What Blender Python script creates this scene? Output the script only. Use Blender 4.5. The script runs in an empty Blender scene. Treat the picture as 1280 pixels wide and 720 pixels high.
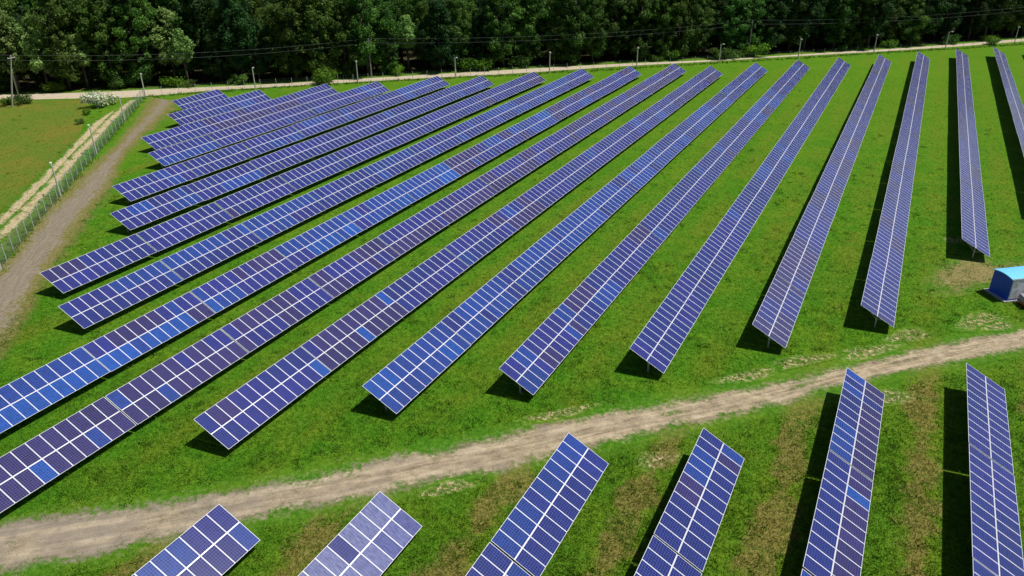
import bpy, bmesh, math, random
import numpy as np
from mathutils import Vector, Matrix
random.seed(7); rng = np.random.default_rng(7)
S = bpy.context.scene; COL = S.collection
PI = math.pi

# ------------------------------------------------------------------ camera (solved from the photograph)
F_PX, PITCH, ROLL, YAW, CAM_H = 948.374, 0.468542, -0.006486, -0.479010, 34.3865
fw = np.array([math.sin(YAW)*math.cos(PITCH), math.cos(YAW)*math.cos(PITCH), -math.sin(PITCH)])
rt = np.cross(fw, [0, 0, 1]); rt /= np.linalg.norm(rt); up = np.cross(rt, fw)
R_ = rt*math.cos(ROLL)+up*math.sin(ROLL); U_ = -rt*math.sin(ROLL)+up*math.cos(ROLL)
cd = bpy.data.cameras.new('camera'); cam = bpy.data.objects.new('camera', cd); COL.objects.link(cam)
M = Matrix(((R_[0], U_[0], -fw[0], 0), (R_[1], U_[1], -fw[1], 0), (R_[2], U_[2], -fw[2], CAM_H), (0, 0, 0, 1)))
cam.matrix_world = M
cd.sensor_width = 36; cd.lens = 36*F_PX/1280; cd.clip_start = 0.5; cd.clip_end = 5000
S.camera = cam

def G(px, py, z=0.0):
    """ground point seen at a photo pixel (1280x720)"""
    v = fw+R_*(px-640)/F_PX+U_*(360-py)/F_PX
    t = (CAM_H-z)/-v[2]
    return np.array([v[0]*t, v[1]*t])
def proj(P):
    v = np.asarray(P, float)-np.array([0, 0, CAM_H])
    z = v@fw
    return 640+F_PX*(v@R_)/z, 360-F_PX*(v@U_)/z

# ------------------------------------------------------------------ light
SUN = Vector((1.04, 0.55, 2.3)).normalized()
w = bpy.data.worlds.new('World'); S.world = w; w.use_nodes = True
nt = w.node_tree; bg = nt.nodes['Background']
sky = nt.nodes.new('ShaderNodeTexSky'); sky.sky_type = 'NISHITA'; sky.sun_disc = False
sky.sun_elevation = math.asin(SUN.z); sky.sun_rotation = math.atan2(SUN.x, SUN.y)
sky.air_density = 1.0; sky.dust_density = 1.0; sky.ozone_density = 1.5
nt.links.new(sky.outputs[0], bg.inputs[0]); bg.inputs[1].default_value = 0.05
sl = bpy.data.lights.new('sun', 'SUN'); sl.energy = 4.8; sl.angle = math.radians(0.5); sl.color = (1, 0.95, 0.87)
so = bpy.data.objects.new('sun', sl); COL.objects.link(so)
so.rotation_euler = SUN.to_track_quat('Z', 'Y').to_euler()
S.view_settings.view_transform = 'Standard'; S.view_settings.look = 'None'
S.view_settings.exposure = 0.12; S.view_settings.gamma = 1
S.cycles.max_bounces = 6; S.cycles.transparent_max_bounces = 6

# ------------------------------------------------------------------ node helpers
class NT:
    def __init__(s, name):
        s.m = bpy.data.materials.new(name); s.m.use_nodes = True; s.t = s.m.node_tree
        s.b = s.t.nodes['Principled BSDF']; s.out = s.t.nodes['Material Output']
    def n(s, typ, **k):
        nd = s.t.nodes.new(typ)
        for a, v in k.items(): setattr(nd, a, v)
        return nd
    def l(s, a, b): s.t.links.new(a, b)
    def val(s, sock, v):
        if isinstance(v, bpy.types.NodeSocket): s.l(v, sock)
        else: sock.default_value = v
    def math(s, op, a, b=0.0, c=0.0, clamp=False):
        nd = s.n('ShaderNodeMath', operation=op); nd.use_clamp = clamp
        s.val(nd.inputs[0], a); s.val(nd.inputs[1], b); s.val(nd.inputs[2], c)
        return nd.outputs[0]
    def noise(s, vec, scale, detail=4, rough=0.55, dist=0.0):
        nd = s.n('ShaderNodeTexNoise'); nd.inputs['Scale'].default_value = scale
        nd.inputs['Detail'].default_value = detail; nd.inputs['Roughness'].default_value = rough
        nd.inputs['Distortion'].default_value = dist
        s.l(vec, nd.inputs['Vector']); return nd.outputs[0]
    def step(s, v, a, b):
        nd = s.n('ShaderNodeMapRange'); nd.interpolation_type = 'SMOOTHSTEP'
        s.val(nd.inputs[0], v); nd.inputs[1].default_value = a; nd.inputs[2].default_value = b
        return nd.outputs[0]
    def mix(s, f, a, b):
        nd = s.n('ShaderNodeMix', data_type='RGBA')
        s.val(nd.inputs[0], f)
        for k, v in ((6, a), (7, b)):
            if isinstance(v, tuple): nd.inputs[k].default_value = (*v, 1)
            else: s.l(v, nd.inputs[k])
        return nd.outputs[2]
    def ramp(s, v, stops):
        nd = s.n('ShaderNodeValToRGB'); e = nd.color_ramp.elements
        e[0].position, e[0].color = stops[0][0], (*stops[0][1], 1)
        e[1].position, e[1].color = stops[-1][0], (*stops[-1][1], 1)
        for p, c in stops[1:-1]:
            q = e.new(p); q.color = (*c, 1)
        s.l(v, nd.inputs[0]); return nd.outputs[0]
    def pos(s): return s.n('ShaderNodeNewGeometry').outputs['Position']
    def attr(s, name): return s.n('ShaderNodeAttribute', attribute_name=name).outputs['Fac']
    def bump(s, h, strength, dist):
        nd = s.n('ShaderNodeBump'); nd.inputs['Strength'].default_value = strength
        nd.inputs['Distance'].default_value = dist; s.l(h, nd.inputs['Height'])
        s.l(nd.outputs[0], s.b.inputs['Normal'])

def plain(name, c, rough=0.6, metal=0.0, var=0.12, scale=6.0):
    t = NT(name); co = t.n('ShaderNodeTexCoord').outputs['Object']
    n = t.noise(co, scale, 5)
    dk = tuple(x*(1-var*2) for x in c); lt = tuple(min(1, x*(1+var)) for x in c)
    t.l(t.mix(t.step(n, .3, .7), dk, lt), t.b.inputs['Base Color'])
    t.b.inputs['Roughness'].default_value = rough; t.b.inputs['Metallic'].default_value = metal
    return t.m

# grass colour, shared by the ground and by the sheets that fade into it
def grass_color(t, p):
    sx = t.n('ShaderNodeSeparateXYZ'); t.l(p, sx.inputs[0]); X, Y = sx.outputs[0], sx.outputs[1]
    big = t.noise(p, .045, 3, .5); mid = t.noise(p, .35, 5, .6); fine = t.noise(p, 2.6, 6, .7); vf = t.noise(p, 11., 3, .7)
    c = t.ramp(fine, [(.25, (.028, .098, .005)), (.5, (.056, .175, .008)), (.75, (.112, .265, .018))])
    c2 = t.ramp(fine, [(.25, (.046, .112, .006)), (.5, (.090, .195, .010)), (.75, (.165, .28, .024))])
    c = t.mix(t.step(t.math('ADD', t.math('MULTIPLY', mid, .6), t.math('MULTIPLY', t.noise(p, .11, 4, .6), .4)), .42, .60), c, c2)
    # worn, yellower middle of each lane between two rows of panels
    f = t.math('FRACT', t.math('DIVIDE', t.math('ADD', t.math('SUBTRACT', X, 5.9), 803+4.015), 8.03))
    d = t.math('MULTIPLY', t.math('ABSOLUTE', t.math('SUBTRACT', f, .5)), 8.03)
    dn = t.math('ADD', d, t.math('MULTIPLY', t.math('SUBTRACT', mid, .5), 2.6))
    lane = t.math('SUBTRACT', 1.0, t.step(dn, .5, 2.0))
    inside = t.step(t.math('ADD', t.math('MULTIPLY', X, .74), Y), -6, 6)  # inside the park, not across the fence
    olive = t.ramp(fine, [(.28, (.085, .105, .010)), (.52, (.145, .165, .016)), (.75, (.23, .225, .035))])
    c = t.mix(t.math('MULTIPLY', t.math('MULTIPLY', lane, .5), t.step(t.math('ADD', big, t.math('MULTIPLY', mid, .5)), .55, .95)), c, olive)
    front = t.math('SUBTRACT', 1.0, t.step(t.math('SUBTRACT', Y, X), 53, 57))
    soil = t.ramp(fine, [(.28, (.14, .09, .032)), (.5, (.235, .155, .062)), (.75, (.38, .27, .13))])
    dn2 = t.math('ADD', d, t.math('MULTIPLY', t.math('SUBTRACT', t.noise(p, .22, 5, .65), .5), 6.5))
    lane2 = t.math('SUBTRACT', 1.0, t.step(dn2, .35, 1.3))
    k = t.math('MULTIPLY', lane2, t.step(t.math('ADD', fine, t.math('MULTIPLY', mid, .6)), .52, .84))
    c = t.mix(t.math('MULTIPLY', t.math('MULTIPLY', front, k), .62), c, soil)
    c = t.mix(t.math('MULTIPLY', front, .14), c, olive)
    far = t.step(Y, 90, 170)
    c = t.mix(t.math('MULTIPLY', far, .45), c, (.088, .195, .008))
    # scattered bare crumbs
    c = t.mix(t.math('MULTIPLY', t.step(vf, .66, .78), .35), c, (.22, .20, .06))
    h = t.math('ADD', t.math('MULTIPLY', fine, 1.0), t.math('MULTIPLY', vf, .6))
    return c, h, (X, Y, big, mid, fine, vf)

t = NT('grass'); p = t.pos(); c, h, _ = grass_color(t, p)
t.l(c, t.b.inputs['Base Color']); t.b.inputs['Roughness'].default_value = .9
t.b.inputs['Specular IOR Level'].default_value = .05
t.bump(h, .75, .18); M_grass = t.m

def sheet_material(name, kind):
    t = NT(name); p = t.pos(); g, gh, (X, Y, big, mid, fine, vf) = grass_color(t, p)
    ac, al, ed = t.attr('across'), t.attr('along'), t.attr('edge')
    cv = t.n('ShaderNodeCombineXYZ'); t.l(t.math('MULTIPLY', ac, 1.6), cv.inputs[0]); t.l(t.math('MULTIPLY', al, .16), cv.inputs[1])
    streak = t.noise(cv.outputs[0], 1.6, 6, .65, .3)
    e = t.math('ADD', ed, t.math('MULTIPLY', t.math('SUBTRACT', fine, .5), 1.5))
    e = t.math('ADD', e, t.math('MULTIPLY', t.math('SUBTRACT', mid, .5), 1.3))
    if kind == 'road':
        rr = t.math('ADD', t.math('MULTIPLY', streak, .42), t.math('ADD', t.math('MULTIPLY', t.noise(p, 1.1, 8, .72), .38), t.math('MULTIPLY', vf, .2)))
        base = t.ramp(rr, [(.34, (.10, .078, .05)), (.44, (.215, .172, .115)), (.53, (.35, .285, .19)), (.64, (.54, .45, .32))])
        grey = t.ramp(rr, [(.35, (.165, .14, .11)), (.65, (.29, .25, .20))])
        base = t.mix(t.math('MULTIPLY', t.step(t.math('SUBTRACT', mid, t.math('MULTIPLY', X, .012)), .66, 1.05), .85), base, grey)
        wheel = t.math('SUBTRACT', 1.0, t.step(t.math('ABSOLUTE', t.math('SUBTRACT', t.math('ABSOLUTE', ac), .85)), .12, .42))
        base = t.mix(t.math('MULTIPLY', wheel, t.math('MULTIPLY', t.step(t.noise(p, .5, 5, .7), .36, .62), .62)), base, t.ramp(rr, [(.35, (.30, .245, .165)), (.6, (.50, .42, .30))]))
        mask = t.step(e, .40, .85)
        # grassy hump down the middle, here and there
        hump = t.math('MULTIPLY', t.math('SUBTRACT', 1.0, t.step(t.math('ABSOLUTE', t.math('ADD', ac, .2)), .05, .5)), t.step(t.math('ADD', t.noise(p, .12, 3, .5), t.math('MULTIPLY', fine, .6)), .86, 1.0))
        mask = t.math('SUBTRACT', mask, t.math('MULTIPLY', hump, .9), clamp=True)
    elif kind == 'path':
        base = t.ramp(t.math('ADD', t.math('MULTIPLY', streak, .5), t.math('MULTIPLY', fine, .5)), [(.3, (.135, .112, .082)), (.5, (.205, .175, .13)), (.7, (.30, .26, .20))])
        olive = t.ramp(fine, [(.3, (.105, .10, .028)), (.7, (.215, .195, .065))])
        base = t.mix(t.step(e, .55, 1.0), olive, base)
        mask = t.step(e, .0, .5)
    elif kind == 'far':
        base = t.ramp(fine, [(.3, (.36, .30, .22)), (.7, (.56, .48, .37))]); mask = t.step(ed, .12, .35)
    elif kind == 'rut':
        base = t.ramp(fine, [(.3, (.27, .22, .12)), (.5, (.42, .35, .21)), (.75, (.56, .47, .30))]); mask = t.step(e, .1, .45)
    elif kind == 'field':
        base = t.ramp(fine, [(.25, (.055, .095, .010)), (.5, (.095, .15, .016)), (.75, (.15, .20, .028))])
        base = t.mix(t.math('MULTIPLY', t.step(t.noise(p, .09, 6, .65), .42, .62), .75), base, (.165, .145, .022))
        mask = t.step(e, .2, .9)
    elif kind == 'verge':
        base = t.ramp(fine, [(.25, (.045, .085, .012)), (.5, (.095, .145, .022)), (.75, (.22, .23, .07))]); mask = t.step(e, .2, .9)
    elif kind == 'straw':
        base = t.ramp(vf, [(.3, (.24, .19, .08)), (.7, (.58, .49, .29))])
        mask = t.math('MULTIPLY', t.step(ed, .05, .6), t.step(t.math('ADD', fine, t.math('MULTIPLY', vf, .3)), .60, .74))
    elif kind == 'bare':
        base = t.ramp(fine, [(.3, (.15, .12, .045)), (.7, (.30, .235, .11))])
        mask = t.math('MULTIPLY', t.step(e, .1, .6), .9)
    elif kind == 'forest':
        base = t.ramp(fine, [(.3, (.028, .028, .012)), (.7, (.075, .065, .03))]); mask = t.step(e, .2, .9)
    t.l(t.mix(mask, g, base), t.b.inputs['Base Color'])
    t.b.inputs['Roughness'].default_value = .95; t.b.inputs['Specular IOR Level'].default_value = .1
    hh = t.math('ADD', t.math('MULTIPLY', gh, t.math('SUBTRACT', 1.1, mask)), t.math('MULTIPLY', t.math('MULTIPLY', streak, .6), mask))
    t.bump(hh, .75, .18)
    return t.m

# ------------------------------------------------------------------ object helpers
def tag(o, label=None, cat=None, group=None, kind=None):
    if label: o['label'] = label
    if cat: o['category'] = cat
    if group: o['group'] = group
    if kind: o['kind'] = kind
    return o
def empty(name, loc, rz=0, **k):
    o = bpy.data.objects.new(name, None); COL.objects.link(o); o.location = loc; o.rotation_euler.z = rz
    o.empty_display_size = .2
    return tag(o, **k)
def link(name, me, parent=None, loc=None, rot=None):
    o = bpy.data.objects.new(name, me); COL.objects.link(o)
    if parent: o.parent = parent
    if loc is not None: o.location = loc
    if rot is not None: o.rotation_euler = rot
    return o
class MB:
    def __init__(s): s.v = []; s.f = []; s.m = []
    def add(s, vs, fs, m=0):
        b = len(s.v); s.v += [tuple(x) for x in vs]
        for f in fs: s.f.append(tuple(b+i for i in f)); s.m.append(m)
        return s
    def box(s, a, b, m=0):
        (x0, y0, z0), (x1, y1, z1) = a, b
        return s.add([(x0,y0,z0),(x1,y0,z0),(x1,y1,z0),(x0,y1,z0),(x0,y0,z1),(x1,y0,z1),(x1,y1,z1),(x0,y1,z1)],
              [(0,3,2,1),(4,5,6,7),(0,1,5,4),(1,2,6,5),(2,3,7,6),(3,0,4,7)], m)
    def tube(s, pts, r, n=6, m=0, cap=True):
        pts = [Vector(p) for p in pts]; r = r if isinstance(r, (list, tuple)) else [r]*len(pts)
        b = len(s.v); prev = None
        for i, p in enumerate(pts):
            d = (pts[min(i+1, len(pts)-1)]-pts[max(i-1, 0)]).normalized()
            a = d.orthogonal().normalized() if prev is None else (prev-d*prev.dot(d)).normalized()
            prev = a; c = d.cross(a)
            for k in range(n):
                q = p+(a*math.cos(2*PI*k/n)+c*math.sin(2*PI*k/n))*r[i]; s.v.append(tuple(q))
        for i in range(len(pts)-1):
            for k in range(n):
                s.f.append((b+i*n+k, b+i*n+(k+1) % n, b+(i+1)*n+(k+1) % n, b+(i+1)*n+k)); s.m.append(m)
        if cap:
            s.f.append(tuple(b+k for k in range(n-1, -1, -1))); s.m.append(m)
            s.f.append(tuple(b+(len(pts)-1)*n+k for k in range(n))); s.m.append(m)
        return s
    def mesh(s, name, *mats, smooth=False):
        me = bpy.data.meshes.new(name); me.from_pydata(s.v, [], s.f)
        for m in mats: me.materials.append(m)
        me.polygons.foreach_set('material_index', s.m)
        if smooth: me.polygons.foreach_set('use_smooth', [True]*len(s.f))
        me.update(); return me
def quads(name, V, mats, tri=False):
    """V: (n, 4 or 3, 3) array of faces"""
    n, k = V.shape[0], V.shape[1]
    me = bpy.data.meshes.new(name); me.vertices.add(n*k); me.vertices.foreach_set('co', V.reshape(-1).astype(np.float32))
    me.loops.add(n*k); me.loops.foreach_set('vertex_index', np.arange(n*k, dtype=np.int32))
    me.polygons.add(n); me.polygons.foreach_set('loop_start', np.arange(0, n*k, k, dtype=np.int32))
    me.polygons.foreach_set('loop_total', np.full(n, k, dtype=np.int32))
    for m in mats: me.materials.append(m)
    me.update(calc_edges=True); me.validate(); return me
def fattr(me, name, data):
    a = me.attributes.new(name, 'FLOAT', 'POINT'); a.data.foreach_set('value', np.asarray(data, dtype=np.float32))

def resample(P, n):
    P = np.array(P, float); d = np.r_[0, np.cumsum(np.linalg.norm(np.diff(P, axis=0), axis=1))]
    s = np.linspace(0, d[-1], n); return np.stack([np.interp(s, d, P[:, 0]), np.interp(s, d, P[:, 1])], 1), s
def ribbon(name, A, B, z, mat, margin=1.6, n=120, m=10):
    """sheet between two edge lines A and B, faded over a margin outside them"""
    PA, s = resample(A, n); PB, _ = resample(B, n)
    k = np.ones(9)/9
    def sm(P):
        q = np.pad(P, ((4, 4), (0, 0)), mode='edge'); return np.stack([np.convolve(q[:, i], k, 'valid') for i in (0, 1)], 1)
    PA, PB = sm(PA), sm(PB)
    V, ac, al, ed = [], [], [], []
    for i in range(n):
        a, b = PA[i], PB[i]; wd = np.linalg.norm(b-a)+1e-6; u = (b-a)/wd
        for j in range(m+1):
            q = -margin+(wd+2*margin)*j/m; pt = a+u*q
            V.append((pt[0], pt[1], z)); ac.append(q-wd/2); al.append(s[i]); ed.append(min(q, wd-q)/margin+1.0 if False else min(q+margin, wd+margin-q)/margin*.5)
    Fc = [(i*(m+1)+j, i*(m+1)+j+1, (i+1)*(m+1)+j+1, (i+1)*(m+1)+j) for i in range(n-1) for j in range(m)]
    me = bpy.data.meshes.new(name); me.from_pydata(V, [], Fc); me.materials.append(mat); me.update()
    if me.polygons[0].normal.z < 0: me.flip_normals()
    fattr(me, 'across', ac); fattr(me, 'along', al); fattr(me, 'edge', ed)
    o = link(name, me); return tag(o, kind='structure')
def blob(name, c, rx, ry, rz, z, mat):
    V = [(c[0], c[1], z)]; ed = [1.0]; Fc = []
    for j, rr in enumerate((.5, 1.0)):
        for k in range(24):
            a = 2*PI*k/24; q = 1+.15*math.sin(3*a+c[0])
            x, y = rx*rr*q*math.cos(a), ry*rr*q*math.sin(a)
            V.append((c[0]+x*math.cos(rz)-y*math.sin(rz), c[1]+x*math.sin(rz)+y*math.cos(rz), z)); ed.append(1-rr)
    for k in range(24):
        Fc.append((0, 1+k, 1+(k+1) % 24)); Fc.append((1+k, 25+k, 25+(k+1) % 24, 1+(k+1) % 24))
    me = bpy.data.meshes.new(name); me.from_pydata(V, [], Fc); me.materials.append(mat); me.update()
    fattr(me, 'across', [0]*len(V)); fattr(me, 'along', [0]*len(V)); fattr(me, 'edge', ed)
    return tag(link(name, me), kind='structure')

# ------------------------------------------------------------------ ground, roads and paths
V = []; Fc = []
me = MB().add([(-1500, -600, 0), (1500, -600, 0), (1500, 2400, 0), (-1500, 2400, 0)], [(0, 1, 2, 3)]).mesh('ground', M_grass)
tag(link('ground', me), kind='structure')
g = lambda L: [G(*q) for q in L]
M_road, M_path, M_far, M_rut, M_field, M_verge = [sheet_material(n, k) for n, k in (('dirt', 'road'), ('gravel_path', 'path'), ('far_track', 'far'), ('rut', 'rut'), ('field_grass', 'field'), ('verge', 'verge'))]
M_straw, M_bare, M_forest = sheet_material('dry_straw', 'straw'), sheet_material('bare_soil', 'bare'), sheet_material('forest_floor', 'forest')
road_u = g([(-160, 672), (0, 652), (97, 641), (200, 627), (320, 607), (420, 587), (487, 569), (567, 556), (640, 539), (740, 518), (873, 495), (960, 480), (1080, 453), (1163, 432), (1222, 421), (1280, 412), (1420, 385)])
road_l = g([(-160, 745), (0, 722), (97, 700), (200, 680), (320, 649), (420, 630), (487, 619), (527, 607), (640, 586), (740, 562), (827, 540), (960, 510), (1090, 474), (1147, 463), (1205, 452), (1247, 442), (1280, 438), (1420, 412)])
ribbon('dirt_road', road_u, road_l, .02, M_road, 1.2, 160, 14)
path_l = g([(196, 121), (183, 140), (145, 185), (120, 208), (86, 240), (58, 264), (38, 295), (14, 325), (-20, 350), (-80, 420)])
path_r = g([(216, 124), (208, 140), (180, 165), (150, 196), (133, 236), (108, 266), (80, 305), (52, 343), (37, 372), (17, 407), (-30, 470)])
ribbon('path', path_l, path_r, .016, M_path, 2.6, 90, 16)
# farm track of two ruts outside the fence
fence_L = [G(-60, 425), G(8.4, 327), G(37, 291), G(182, 121.5)]
r1 = np.array(g([(-60, 325), (0, 279), (33, 247), (64, 215), (98, 182), (115, 161), (128, 148), (146, 139), (165, 128)]))
r2 = np.array(g([(-60, 350), (0, 296), (22, 275.5), (44, 251), (73, 224), (93, 197), (118, 173.6), (134, 155.5), (147, 141), (170, 123)]))
def band(P, wd):
    P, _ = resample(P, 60); d = np.gradient(P, axis=0); d /= np.linalg.norm(d, axis=1)[:, None]; nn = np.stack([-d[:, 1], d[:, 0]], 1)
    return P-nn*wd/2, P+nn*wd/2
fu = g([(-120, 122), (0, 119), (94, 117), (159, 114), (240, 110), (320, 107), (447, 99), (556, 92.5), (618, 89), (700, 84), (765, 80.5), (897, 75), (1029, 66.3), (1120, 61), (1203, 55), (1280, 48.6), (1400, 38)])
fl = g([(-120, 128), (0, 125), (94, 122.5), (178, 122), (240, 113.5), (320, 109.7), (447, 102), (556, 96), (640, 92), (723, 86), (800, 81.2), (897, 76.5), (960, 72), (1029, 68.3), (1120, 63.2), (1203, 57.6), (1280, 51.5), (1400, 42)])
# fields beyond the track
far_in = [G(-500, 140), G(-120, 130), G(0, 126), G(94, 124), G(130, 124)]
near_in = [G(-700, 500), G(-400, 420), G(-120, 365), G(0, 268), G(104, 166)]
ribbon('field', far_in, near_in, .004, M_field, 2.0, 40, 20)
ribbon('verge', r1, [G(-60, 372), G(0, 318), G(60, 248), G(120, 178), G(165, 130)], .008, M_verge, 1.5, 60, 8)
ribbon('farm_track', *band(r1, .5), .012, M_rut, .8, 60, 6)
ribbon('farm_track', *band(r2, .6), .020, M_rut, .8, 60, 6)
ribbon('far_road', fu, fl, .024, M_far, .8, 160, 8)
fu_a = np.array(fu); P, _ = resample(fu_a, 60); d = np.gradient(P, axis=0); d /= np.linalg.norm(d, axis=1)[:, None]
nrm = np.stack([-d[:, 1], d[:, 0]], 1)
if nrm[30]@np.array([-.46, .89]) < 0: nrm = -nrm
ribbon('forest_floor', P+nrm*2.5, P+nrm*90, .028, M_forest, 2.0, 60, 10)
blob('bare_patch', G(1216, 343), 8.0, 3.4, .95, .028, M_bare)
for i, (q, rx, ry) in enumerate([((1228, 402), 3.6, 1.7), ((1248, 408), 2.2, .9), ((1135, 420), 2.9, 1.2), ((1085, 440), 4.0, 1.1), ((1000, 452), 4.5, .9), ((935, 470), 3.6, .9), ((700, 517), 4, .7), ((1195, 300), 2, 1.1), ((1115, 497), 2.2, 1.2), ((560, 610), 2.4, .8), ((820, 575), 2.0, 1.0)]):
    blob('straw_patch', G(*q), rx, ry, .8, .026+.003*(i % 3), M_straw)

# ------------------------------------------------------------------ materials for the panels
M_alu = plain('aluminium', (.62, .63, .66), .38, .7, .05)
M_frame = plain('panel_frame', (.78, .80, .85), .5, .0, .02)
M_steel = plain('galvanised_steel', (.50, .51, .52), .5, .3, .1)
M_back = plain('backsheet', (.5, .5, .52), .7)
t = NT('solar_cells')
uv = t.n('ShaderNodeUVMap', uv_map='UVMap').outputs[0]; sp = t.n('ShaderNodeSeparateXYZ'); t.l(uv, sp.inputs[0]); uu, vv = sp.outputs[0], sp.outputs[1]
oi = t.n('ShaderNodeObjectInfo')
PIT = .157; PV = .1625
def grid(x, per, off, half):
    f = t.math('FRACT', t.math('ADD', t.math('DIVIDE', t.math('SUBTRACT', x, off), per), 20))
    dd = t.math('MULTIPLY', t.math('SUBTRACT', .5, t.math('ABSOLUTE', t.math('SUBTRACT', f, .5))), per)
    return t.math('LESS_THAN', dd, half)
lines = t.math('MAXIMUM', grid(uu, PIT, .024, .005), grid(vv, PV, .0195, .005))
bus = grid(uu, PIT/3, .024+PIT/6, .0013)
marg = t.math('MAXIMUM', t.math('GREATER_THAN', t.math('ABSOLUTE', t.math('SUBTRACT', uu, .495)), .470),
              t.math('GREATER_THAN', t.math('ABSOLUTE', t.math('SUBTRACT', vv, .832)), .8125))
ci = t.n('ShaderNodeCombineXYZ'); t.l(t.math('FLOOR', t.math('DIVIDE', t.math('SUBTRACT', uu, .024), PIT)), ci.inputs[0])
t.l(t.math('FLOOR', t.math('DIVIDE', t.math('SUBTRACT', vv, .0195), PV)), ci.inputs[1]); t.l(oi.outputs['Random'], ci.inputs[2])
wn = t.n('ShaderNodeTexWhiteNoise'); t.l(ci.outputs[0], wn.inputs[0])
hsv = t.n('ShaderNodeHueSaturation'); t.l(oi.outputs['Color'], hsv.inputs['Color'])
t.l(t.math('ADD', .82, t.math('MULTIPLY', wn.outputs[0], .36)), hsv.inputs['Value'])
dust = t.noise(t.pos(), .9, 4, .6)
pale_mix = t.math('SUBTRACT', 1.0, oi.outputs['Alpha'])  # share of pale tint in the cells; on right-hand rows a painted sky sheen
dv = t.n('ShaderNodeCombineXYZ'); t.l(t.math('MULTIPLY', uu, 26.0), dv.inputs[0]); t.l(t.math('MULTIPLY', vv, 2.5), dv.inputs[1]); t.l(t.math('MULTIPLY', oi.outputs['Random'], 40.0), dv.inputs[2])
strk = t.step(t.noise(dv.outputs[0], 1.0, 4, .6), .35, .65)
cell = t.mix(t.math('ADD', t.math('MULTIPLY', t.step(dust, .35, .8), .012), t.math('MULTIPLY', pale_mix, t.math('ADD', .22, t.math('MULTIPLY', strk, .42)))), hsv.outputs[0], (.25, .28, .44))
cell = t.mix(t.math('MULTIPLY', bus, .12), cell, (.35, .38, .55))
cell = t.mix(t.math('MULTIPLY', lines, .5), cell, (.22, .27, .62))
cell = t.mix(marg, cell, (.72, .74, .80))
t.l(cell, t.b.inputs['Base Color']); t.b.inputs['Roughness'].default_value = .22
t.b.inputs['Specular IOR Level'].default_value = .36
M_cell = t.m

PW, PL, PT = .99, 1.664, .035
mb = MB(); fwid = .019
mb.box((0, 0, -PT), (fwid, PW, 0)); mb.box((PL-fwid, 0, -PT), (PL, PW, 0))
mb.box((fwid, 0, -PT), (PL-fwid, fwid, 0)); mb.box((fwid, PW-fwid, -PT), (PL-fwid, PW, 0))
mb.add([(fwid, fwid, -.003), (PL-fwid, fwid, -.003), (PL-fwid, PW-fwid, -.003), (fwid, PW-fwid, -.003)], [(0, 1, 2, 3)], 1)
mb.add([(fwid, fwid, -.012), (PL-fwid, fwid, -.012), (PL-fwid, PW-fwid, -.012), (fwid, PW-fwid, -.012)], [(3, 2, 1, 0)], 2)
me_panel = mb.mesh('solar_panel', M_frame, M_cell, M_back)
uvl = me_panel.uv_layers.new(name='UVMap')
for lp in me_panel.loops:
    co = me_panel.vertices[lp.vertex_index].co; uvl.data[lp.index].uv = (co.y, co.x)

TILT = math.atan2(1.56762, 2.98051); WS = 3.3677; ZU = 2.3; DX = 2.9805
NM, LT = 11, 11.0
def sl_pt(s, dn=0.0):     # point on the slope, measured from the upper edge, dn below the glass; local x,z
    return (s*math.cos(TILT)-dn*math.sin(TILT), ZU-s*math.sin(TILT)-dn*math.cos(TILT))
mids = DX/2
def local(s, y, dn=0.0):
    x, z = sl_pt(s, dn); return (x-mids, y, z)
# purlin (runs along the row), rafter, post, strut
def slab(s0, s1, y0, y1, d0, d1):
    vs = [local(s, y, d) for d in (d1, d0) for (s, y) in ((s0, y0), (s1, y0), (s1, y1), (s0, y1))]
    return MB().add(vs, [(0,3,2,1),(4,5,6,7),(0,1,5,4),(1,2,6,5),(2,3,7,6),(3,0,4,7)])
purl = [slab(s-.025, s+.025, .005, LT-.015, PT+.001, PT+.061).mesh('purlin', M_alu) for s in (.35, 1.32, 2.05, 3.02)]
gap_rail = slab(1.666, 1.702, .0, LT-.02, .022, PT).mesh('centre_rail', M_alu)
raft = slab(.15, 3.22, -.04, .04, PT+.063, PT+.15).mesh('rafter', M_steel)
xm, zm = sl_pt(1.68, .2)
post = MB().box((-.06, -.05, -.15), (.06, .05, zm-.45)).box((-.09, -.06, zm-.55), (.09, .06, zm-.452)).mesh('post', M_steel)
def strut(s):
    a = local(s, 0, PT+.13); return MB().tube([(0, 0, zm-.5), a], .035, 6).mesh('strut', M_steel)
st_u, st_l = strut(.55), strut(2.75)
st_m = MB().box((-.05, -.04, zm-.452), (.05, .04, zm+.03)).mesh('post_head', M_steel)

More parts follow.
